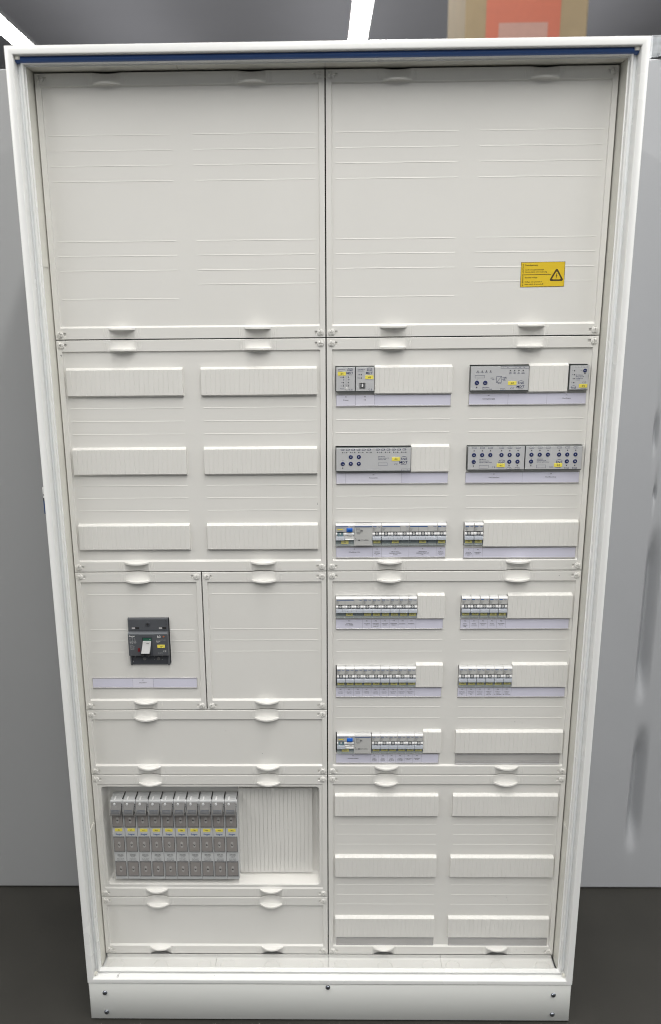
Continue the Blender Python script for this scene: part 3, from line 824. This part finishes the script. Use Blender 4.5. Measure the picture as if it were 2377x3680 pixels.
t, m, w = module('small silver network module tagged D6 at the left end of the top module row', 17.6, 53.6, 525.5)
m.text('SCN-IP100.02', -13.8, 17.4, 1.6, YS, 'navyink', 'l', True); m.text('IP Router', -13.8, 14.6, 1.6, YS, 'navyink', 'l', True)
knx(m, 8.6, 15.4, YS, .9); mdt(m, 8, 9.8, YS, .95)
for z, s in ((4.4, 'Bus/State'), (-5.6, 'Traffic')): m.text(s, -2.6, z - .8, 1.5, YS, 'navyink', 'r', True)
m.text('IP', -3.2, -1.8, 2.2, YS, 'navyink', bold=True); m.text('TP', 6, -1.8, 2.2, YS, 'navyink', bold=True)
m.rect(.9, 1.2, -8.4, 6, YS, 'navyink'); m.rect(-5.5, 7.5, -8.7, -8.4, YS, 'navyink')
m.text('CA', -7.5, -12.4, 1.5, YS, 'navyink', bold=True); m.text('PB', 1.4, -12.4, 1.5, YS, 'navyink', bold=True); m.text('Function', -6, -17.6, 1.5, YS, 'navyink', bold=True)
ce(m, 10, -20.3, YS); part('module_body', m, t)
for x, z in ((-3.8, 4.4), (5.4, 4.4), (-3.8, -5.6), (5.4, -5.6), (-3.8, -11.6), (5.4, -11.6)): led(t, x, z)
m = MB(); m.lathe(0, 0, [(2.6, 0), (2.6, -.5), (2.0, -.9)], 'mcb', 18); part('button', m, t, (2.4, YS + .1, -17))
mtag(t, '-D6', -6.8, 10.6)

t, m, w = module('small silver module with square metal socket tagged D3', 53.9, 89.2, 525.5)
m.text('SCN-USBR.02', -13.6, 17.4, 1.6, YS, 'navyink', 'l', True); m.text('USB Interface', -13.6, 14.6, 1.6, YS, 'navyink', 'l', True)
knx(m, 8.6, 15.4, YS, .9); mdt(m, 8, 9.8, YS, .95)
m.text('USB', -9, 7.8, 1.6, YS, 'navyink', 'r', True); m.text('KNX', -9, 1.8, 1.6, YS, 'navyink', 'r', True); ce(m, 10, -20.3, YS)
part('module_body', m, t)
led(t, -6.8, 8.6); led(t, -6.8, 2.6)
m = MB(); m.box(-5.6, 5.6, -.8, 0, -6.2, 6.2, 'port', ch=.5); m.box(-4.3, 4.3, -.95, -.81, -5, 5, 'ink'); m.box(-3.9, 3.9, -1.1, -.96, -4.4, 3.6, 'port'); m.box(-2.4, 2.4, -1.25, -1.11, -3.8, 4.8, 'ink'); m.box(-1.4, 1.4, -1.6, -1.26, -2.8, 3, 'whiteink')
part('socket', m, t, (-4.6, YS + .1, -11))
mtag(t, '-D3', 8.2, 3.8)

t, m, w = module('long silver power supply module with two navy buttons tagged D7', 265.6, 373.6, 526.2)
m.outline(1.5, 53.2, 17.8, 22, YS, 'navyink'); m.rect(25, 25.3, 18, 22, YS, 'navyink')
for q, s in enumerate(('L1', 'N1', '-')): m.text(s, 6 + q * 8, 19, 1.8, YS, 'navyink')
for q, s in enumerate(('L2', 'N2', 'PE')): m.text(s, 29 + q * 7.6, 19, 1.8, YS, 'navyink')
for q, s in enumerate(('RUN1', 'RUN2', 'Reset', '>/max')): m.text(s, -40.5 + q * 7.8, 10.5, 1.5, YS, 'navyink', bold=True)
for q, (s, u) in enumerate((('Temp.', 'Alarm'), ('Traffic', '>60%'), ('Bus', 'Error'), ('Device', 'missing'))):
    m.text(s, 19 + q * 7.8, 10.8, 1.4, YS, 'navyink', bold=True); m.text(u, 19 + q * 7.8, 8.4, 1.4, YS, 'navyink', bold=True)
m.outline(-45.5, -27.6, 1.2, 6.4, YS, 'navyink', .4)
m.text('~Ta', -41.6, -2.9, 1.4, YS, 'navyink', bold=True)
m.outline(-6, 4, -7.2, 4, YS, 'navyink', .5); m.face([(-6, YS, -7.2), (-5.2, YS, -7.2), (4, YS, 4), (3.2, YS, 4)], 'navyink')
m.text('230VAC', -13.5, .5, 1.4, YS, 'navyink', bold=True); m.text('50Hz', -12, -2.4, 1.4, YS, 'navyink', bold=True)
m.rect(-9, -6, -.9, -.5, YS, 'navyink'); m.rect(4, 12, 1, 1.5, YS, 'navyink'); m.rect(4, 10, -2, -1.5, YS, 'navyink')
m.text('30VDC', 10, 1.8, 1.4, YS, 'navyink', bold=True); m.text('640mA', 10, -1.0, 1.4, YS, 'navyink', bold=True); m.text('30VDC', 9, -4.4, 1.4, YS, 'navyink', bold=True); m.text('640 mA', 0, -9.6, 1.4, YS, 'navyink', bold=True)
m.text('STR-0640.01', -31, -17, 1.8, YS, 'navyink', 'l', True); m.text('Bus Power Supply', -31, -19.8, 1.8, YS, 'navyink', 'l', True)
m.outline(2, 11, -22, -18.2, YS, 'navyink'); m.text('-US+', 6.5, -21, 1.5, YS, 'navyink')
knx(m, 39.5, -10, YS); mdt(m, 39, -17.2, YS, 1.1); ce(m, 23.5, -19.5, YS)
part('module_body', m, t)
for q in range(4): led(t, -40.5 + 7.8 * q, 14); led(t, 19 + 7.8 * q, 14.6)
led(t, -41.6, -15.5)
button(t, -41.6, -7.5, 4, 'Prog'); button(t, -26.2, -7.5, 4, 'Reset'); mtag(t, '-D7', 23.5, -8.4, 15.5, 6.6)

t, m, w = module('small silver input module tagged D2 at the right end of the top module row', 447.4, 483, 526)
for q, s in enumerate(('Ac', 'Aa', 'Ab', 'Ac', 'Ad')): m.text(s, -7.5 + q * 5.2, 19, 1.5, YS, 'navyink')
for q, s in enumerate('ABCD'): m.text(s, -12.4, 12.4 - q * 7.2, 1.6, YS, 'navyink')
for q, s in enumerate(('BE-04000.02', 'Binary Input 4x', 'Potential free', 'contacts')): m.text(s, -6, 4.2 - 2.9 * q, 1.8, YS, 'navyink', 'l', True, sx=.95)
ce(m, 9.4, -10, YS); knx(m, -9, -19.6, YS, .9); m.text('www.mdt.de', 8.8, -20.4, 1.3, YS, 'navyink', bold=True)
m.text('~Ta', 3, 12.4, 1.4, YS, 'navyink')
part('module_body', m, t)
for q in range(4): led(t, -9.2, 13 - q * 7.2)
led(t, 10, 8); button(t, 10, 13.2, 3.5, 'Prog'); mtag(t, '-D2', 8.2, -14.6, 15.5, 6.6)

t, m, w = module('long silver shutter module with five navy buttons tagged D5', 17.6, 159.8, 676.4)
for q in range(2):
    for r in range(2):
        for s_ in range(3):
            x = -61.5 + 66.5 * q + 30 * r + s_ * 10
            m.outline(x, x + 5.6, 17.6, 21.2, YS, 'navyink', .5)
            m.face([(x + 5.6, YS, 17.6), (x + 6.8, YS, 19.4), (x + 5.6, YS, 21.2)], 'navyink')
            m.text('AIBCIDEIFGIH'[q * 6 + r * 3 + s_], x + 2.8, 18.4, 1.7, YS, 'navyink')
for q, s in enumerate('ABCDEFGH'):
    m.text(s, -54.2 + 15.3 * q + (4.5 if q > 3 else 0), 13, 2, YS, 'navyink', bold=True)
for q, s in enumerate(('JAL-0810.02', 'Shutter Actuator 8x', '230V AC / 8A')): m.text(s, 9, 5.2 - 2.9 * q, 1.8, YS, 'navyink', 'l', True)
m.outline(9, 26.5, -11.6, -5.8, YS, 'navyink', .4); m.outline(53.5, 70, -22, -17.8, YS, 'navyink', .35); m.text('L', 57, -20.8, 1.7, YS, 'navyink'); m.text('N', 64.5, -20.8, 1.7, YS, 'navyink')
ce(m, 42.6, -10.4, YS); knx(m, 58, -.6, YS, 1.1); mdt(m, 57, -7.6, YS, 1.2); m.text('~Ta', -58, -1.5, 1.4, YS, 'navyink')
part('module_body', m, t)
for q in range(16): led(t, -58.2 + 7.65 * q + (4.5 if q > 7 else 0), 14.2)
led(t, -58, -15.6)
button(t, -58, -7.6, 3.9, 'Prog'); button(t, -42.8, 5.6, 3.9, arrow='l'); button(t, -27.6, 5.6, 3.9, arrow='r'); button(t, -42.8, -7.4, 3.9, arrow='u'); button(t, -27.6, -7.4, 3.9, arrow='d')
mtag(t, '-D5', 42.5, 1.0, 15.5, 6.6)

def lighting(x0, x1, code, lab):
    t, m, w = module(lab, x0, x1, 675.3)
    xs_ = (-42, -26.6, -11.3, 9.7, 25, 40.4)
    for q, s in enumerate('ABCDEF'):
        m.outline(xs_[q] - 4.2, xs_[q] + 4.2, 18.3, 21.6, YS, 'navyink', .45); m.text(s, xs_[q] + 1.6, 19, 1.5, YS, 'navyink')
    for q, s in ((4, 'G'), (5, 'H')):
        m.outline(xs_[q] - 4.2, xs_[q] + 4.2, -21, -17.7, YS, 'navyink', .45); m.text(s, xs_[q] + 1.6, -20.4, 1.5, YS, 'navyink')
    for q, s in enumerate(('AKS-0816.03', 'Switch Actuator 8x', '230V AC / µ140/2 C-load')): m.text(s, -31.5, -2.8 - 2.8 * q, 1.8, YS, 'navyink', 'l', True, sx=.9)
    m.outline(-31.5, -13.8, -19, -13, YS, 'navyink', .4); ce(m, -4, -18.6, YS); knx(m, 11, -9.6, YS, 1.1); m.text('www.mdt.de', 10, -19, 1.5, YS, 'navyink', bold=True)
    m.text('~Ta', -42, -2, 1.4, YS, 'navyink')
    part('module_body', m, t)
    for q, s in enumerate('ABCDEF'): button(t, xs_[q], 6.6, 3.9, s); led(t, xs_[q], 14.6)
    for q, s in ((4, 'G'), (5, 'H')): button(t, xs_[q], -6.4, 3.9, s); led(t, xs_[q], -14.2)
    button(t, -42, -6.4, 3.9, 'Prog'); led(t, -42, -14.4); mtag(t, code, 9.2, -13.4, 15.5, 7)
    m = None
lighting(266.2, 373.9, '-D1', 'silver lighting module with nine navy buttons tagged D1')
lighting(374.3, 481.8, '-D4', 'silver lighting module with nine navy buttons tagged D4')

# ------------------------------------------------------------------ the dark main switch
t = thing('main_switch', 'dark grey moulded case main switch with a pale toggle in the half width plate', 'main switch', -359.4, 1047, 0)
m = MB()
m.box(-40.6, 40.6, -1.5, 50, -50, 50, 'anthracite', ch=1.2)
m.box(-40.4, 40.4, -3.5, -1.6, 24, 49.8, 'anthracite2', ch=1.0)
for x in (-25.5, 29):
    m.box(x - 7.6, x + 7.6, -3.9, -3.6, 28, 32.2, 'ink'); m.box(x - 7.2, x - .4, -4.2, -3.95, 28.4, 31.8, 'holder')
m.text('h3', 36, 38, 2, -3.7, 'ink', rot=-math.pi / 2); m.text('250', 36, 45, 2, -3.7, 'ink', rot=-math.pi / 2)
m.box(-39.5, -36, -4, -1.6, -50, -25, 'anthracite2', ch=.8); m.box(36.5, 40, -4, -1.6, -50, -25, 'anthracite2', ch=.8)
m.text('In', -29, -31.5, 1.6, -1.75, 'whiteink'); m.text('0.63', -31, -34, 1.6, -1.75, 'whiteink'); m.text('1', -2.5, -34, 1.6, -1.75, 'whiteink')
m.text('6', 9, -32, 1.6, -1.75, 'whiteink'); m.text('10', 25, -32, 1.6, -1.75, 'whiteink'); m.text('5', 9, -39, 1.6, -1.75, 'whiteink'); m.text('13', 25, -39, 1.6, -1.75, 'whiteink')
for x, s in ((-10.5, 'Ir (x In)'), (19, 'Im (x Ir)')): m.rect(x - 8, x + 7, -29.6, -26.4, -1.75, 'recess'); m.text(s, x - .5, -28.8, 1.7, -1.9, 'whiteink')
m.text('305', -33.5, -43, 1.5, -1.75, 'whiteink', rot=math.pi / 2)
part('case', m.mesh('main_switch_case', 40), t)
m = MB()
m.prism([(-1.6, 24.2), (-1.6, -26.2), (-11.5, -26.2), (-12.5, -25.2), (-12.5, 20.5), (-10.5, 23.6), (-8.5, 24.2)], -39.4, 40.2, 'anthracite2')
m.face([(-39.3, -12.6, 20.5), (40.1, -12.6, 20.5), (40.1, -10.6, 23.7), (-39.3, -10.6, 23.7)], 'anthracite3')  # paler colour stands for the light on the upward-facing bevel
y = -12.7
m.rect(-18, 14, 18.6, 20.4, y, 'anthracite3')
m.text(':hager', -38, 15, 3.8, y, 'whiteink', 'l', True)
for q, s in enumerate(('Ue    Icu   Ics', 'V~    kA    kA', '220-240  85  85', '380-415  40  40', '660-690   6   6')): m.text(s, -36.5, 10.6 - 2.7 * q, 1.5, y, 'whiteink', 'l')
for q, s in enumerate(('50/60 Hz', 'Cat A  40°C', 'Ui  800 V~', 'Uimp 8 kV')): m.text(s, -36.5, -4.8 - 2.4 * q, 1.4, y, 'whiteink', 'l')
m.text('h3', 23, 12.8, 5.2, y, 'whiteink', 'c', True); m.text('+', 32.4, 12.8, 5.5, y, 'orangeink', 'c', True)
m.rect(17, 36, 8.0, 8.35, y, 'whiteink'); m.text('P160-H', 17, 4.6, 1.9, y, 'whiteink', 'l', True); m.rect(17.5, 22.5, 2.6, 2.9, y, 'whiteink')
ce(m, 33, -17.6, y, 'whiteink'); m.text('IEC 60947-2', 24, -20.4, 1.3, y, 'whiteink')
m.rect(-11.4, 9, -26, 14.6, y, 'anthracite')
m.box(-10.6, 8.0, -13.2, -12.75, 6.5, 13, 'ink'); m.rect(-9.5, 7.6, 7, 12.2, -13.3, 'green'); m.text('OFF', -1.6, 8.4, 2.2, -13.45, 'inkgrey'); m.text('O', 4.6, 8.4, 2.4, -13.45, 'whiteink')
part('front_cover', m.mesh('main_switch_cover', 30), t)
m = MB(); m.prism([(-12.8, 6.6), (-12.8, -17), (-20.5, -17.6), (-22.5, -16.8), (-16.6, -1.6), (-15.6, 6.4)], -9.6, 6.8, 'toggle')
m.text('63A', .6, 1.6, 2.3, -17.0, 'ink', bold=True)
m.prism([(-12.8, -18.6), (-12.8, -23), (-20, -23), (-23, -19)], -11, -5.5, 'ink'); m.prism([(-12.8, -18.6), (-12.8, -23), (-20, -23), (-23, -19)], 2, 7.4, 'ink')
m.v = [(x + (-3.2 * max(0, min(1, (2 - z) / 20))) * (1 if z < 2 else 0), y, z) for x, y, z in m.v]
part('toggle', m.mesh('main_toggle', 40), t)
m = MB(); m.box(-2.3, 2.3, -.4, 0, -3.9, 3.9, 'red', ch=.2); part('trip_button', m, t, (-18.6, -12.75, -12.8))
for x in (-11, 17.2):
    m = MB(); m.lathe(0, 0, [(3.4, 0), (3.4, -.8), (2.9, -1.2)], 'fusehandle', 18); m.box(-2.4, 2.4, -1.5, -1.2, -.4, .4, 'darkgrey'); m.rotz(.6 if x < 0 else -.9); part('dial', m, t, (x, -1.6, -36.8))
m = MB(); m.lathe(0, 0, [(5, 0), (5, -.5), (4.4, -.9)], 'anthracite', 20); m.box(-2.6, 2.6, -1.3, -.9, -.6, .6, 'ink'); m.box(-.6, .6, -1.31, -.9, -2.6, 2.6, 'ink'); part('screw', m, t, (0, -3.6, 38.4))
part('name_tag', name_tag('-Q1', 15.4, 6.6), t, (26.4, -12.75, -5.2))

# ------------------------------------------------------------------ fuse switches in the compartment
FP = 27.0
def fuse_body():
    m = MB(); w = FP / 2 - .35
    m.prism([(34, 193), (34, 3), (1, 0), (0, .6), (0, 192), (1.2, 193.4), (26, 195.5)], -w, w, 'fuse')
    m.box(w - 1.6, w - .05, 5, 30, 193.6, 196.3, 'ink')                 # dark slit at the back of the head
    m.prism([(3, 194.2), (14, 195.0), (14, 194), (3, 193)], -w + 7, -w + 10, 'mcb_white')
    for z in (126.2, 5.0):
        pass
    m.rect(-w + .5, w - .5, 117.2, 118.0, -.15, 'mcb'); m.rect(-w + .5, w - .5, 127.2, 128.0, -.15, 'mcb')
    m.box(w - 4, w - 1.2, -1.2, 0, 184, 186.6, 'darkgrey'); m.box(w - 4.4, w - 1.6, -1.2, 0, 179, 181.6, 'darkgrey')
    m.text(':hager', 0, 110.0, 4.4, -.2, 'blueink', bold=True, sx=1.0)
    for q, s in enumerate(('Nicht ohne', 'Sicherungen', 'schalten', None, "Don't switch", 'without fuses')):
        if s: m.text(s, 0, 61.2 - 3.0 * q + (.8 if q > 3 else 0), 2.0, -.2, 'ink', bold=True)
    return m.mesh('fuse_body', 40)
def fuse_window(h):
    m = MB(); w = 11.8
    m.box(-w, w, -1.0, 0, -h / 2, h / 2, 'darkgrey', ch=.4)
    m.box(-w + .8, w - .8, -1.5, -1.02, -h / 2 + 3.0, h / 2 - 2.6, 'fusewin', ch=.3)
    m.box(-w + .8, w - .8, -1.9, -1.02, -h / 2 + .7, -h / 2 + 2.4, 'fusehandle', ch=.4); m.box(-w + .8, w - .8, -1.9, -1.02, h / 2 - 2.2, h / 2 - .7, 'fusehandle', ch=.4)
    m.face([(-2.8, -1.6, -5.4), (0, -1.6, -8.2), (2.8, -1.6, -5.4), (2.8, -1.6, 5.4), (0, -1.6, 8), (-2.8, -1.6, 5.4)], 'fusetint')
    m.lathe(0, 0, [(2.5, -1.6), (2.4, -1.9), (1.6, -2.0), (1.4, -1.65)], 'fusewin', 14); m.disc(-.1, -.2, 1.9, -2.05, 'ink', 12); m.disc(.4, .9, .8, -2.2, 'fuse', 8)
    return m.mesh('fuse_window', 40)
def fuse_handle():
    m = MB(); w = 11.6
    m.prism([(0, 189.5), (0, 166), (-12, 165.5), (-14.4, 167.2), (-14.4, 171.5), (-9.5, 178), (-2, 186.5)], -w, w - 1.2, 'fusehandle')
    for q in range(3):
        z = 172.6 + 2.1 * q; y = -13.6 + 1.55 * q
        m.box(-w + 2, w - 3.2, y - .8, y + .5, z, z + .9, 'recess')
    m.lathe(-4.4, 186.0, [(3.0, 0), (2.8, -3), (1.6, -4)], 'fuse', 16)
    return m.mesh('fuse_handle', 40)
FB, FW, FH = fuse_body(), fuse_window(38), fuse_handle()
codes = ['F1', 'F9', 'F17', 'F23', 'F33', 'F40', 'F48', 'F49', 'F50', 'F51']
froot = None
for i, c in enumerate(codes):
    x = -450.2 + FP * i * 1.004
    end = {0: ', leftmost of the ten', 9: ', rightmost of the ten beside the slatted cover'}.get(i, '')
    if i == 0: lab = 'grey three pole fuse switch tagged F1, leftmost of the ten in the compartment'
    elif i == 9: lab = 'grey three pole fuse switch tagged F51, next to the slatted filler cover'
    else: lab = 'grey three pole fuse switch tagged %s, %s from the left in the row of ten' % (c, ('second', 'third', 'fourth', 'fifth', 'sixth', 'seventh', 'eighth', 'ninth')[i - 1])
    if froot is None:
        froot = thing('fuse_switch', lab, 'fuse switch', x, 1604.5, 0, 'fuse switches in the compartment')
        part('body', FB, froot); part('handle', FH, froot)
        for z in (147.5, 87.3, 26.6): part('fuse_window', FW, froot, (-.4, 0, z))
        part('name_tag', name_tag('-' + c, 16, 7), froot, (.2, -.1, 122.6))
    else:
        r = dup(froot, x, 1604.5, lab)
        for ch in r.children:
            if ch.name.startswith('name_tag'): ch.data = name_tag('-' + c, 16, 7); ch.location.z += random.uniform(-.8, .6) / 1000
# slatted filler
m = MB(); x0, x1 = -193.5, -33.2; n = 18; p = (x1 - x0) / n; cx = (x0 + x1) / 2
zs = [-104.8, -104.2, 103.8, 104.5]; xs = [x0 - cx, x0 - cx + .5, x1 - cx - .5, x1 - cx]
gr = [x0 - cx + p * i for i in range(1, n)]
for g in gr: xs += [g - .5, g - .25, g + .25, g + .5]
def ff(x, z):
    if any(abs(x - g) < .3 for g in gr): return .9
    return .5 if abs(z) > 104.4 or x < x0 - cx + .1 or x > x1 - cx - .1 else 0
field(m, uniq(xs), zs, ff, lambda x, z: False, 6, 'strip')
t = thing('filler_cover', 'white slatted filler cover right of the fuse switches', 'filler cover', cx, 1504.5, 29)
part('slatted_face', m.mesh('slatted_face', 25), t)

# ------------------------------------------------------------------ warning sign
t = thing('warning_sign', 'yellow voltage warning sticker with black triangle on the upper right plate', 'warning sign', 390, 342, 3.4)
m = MB(); m.box(-39.4, 39.4, -.3, 0, -21.6, 21.6, 'signedge'); m.box(-38.6, 38.6, -.45, -.31, -20.8, 20.8, 'sign')
y = -.6
m.text('Fremdspannung', -31.5, 15.2, 2.5, y, 'signink', 'l', True); m.text('Auch bei ausgeschaltetem', -31.5, 7.4, 2.3, y, 'signink', 'l', True); m.text('Hauptschalter unter Spannung', -31.5, 3.6, 2.3, y, 'signink', 'l', True)
m.rect(-36.5, 14.5, -.6, .3, y, 'signink')
m.text('External voltage', -31.5, -6.2, 2.5, y, 'signink', 'l', True); m.text('Voltage also present if', -31.5, -13.6, 2.4, y, 'signink', 'l', True); m.text('main switch is turned off', -31.5, -17.6, 2.4, y, 'signink', 'l', True)
m.text('ACHTUNG!', -34.2, 10.5, 2.3, y, 'signink', 'c', True, math.pi / 2); m.text('ATTENTION!', -34.2, -10.4, 2.3, y, 'signink', 'c', True, math.pi / 2)
def tri(cx, cz, r, yy, mt):
    pts = []
    for q in range(3):
        a = math.pi / 2 + q * 2.0944
        for e in (-.12, 0, .12): pts.append((cx + r * math.cos(a + e), yy, cz + r * math.sin(a + e) * (1 if e == 0 else .99)))
    m.face(pts, mt)
tri(25, -4, 13, y, 'signink'); tri(25, -4, 8.3, y - .15, 'sign')
for pts in ([(25.2, 2.4), (23.4, -3), (24.6, -3), (26.4, 2.4)], [(23.4, -3), (26.4, -1.6), (26.4, -2.6), (23.4, -4)], [(26.4, -1.6), (24.6, -7.6), (23.8, -7.4), (25.2, -2.4)]):
    m.face([(a, y - .3, c) for a, c in pts][::-1], 'signink')
m.rotz(math.radians(.4)); part('sticker', m, t)
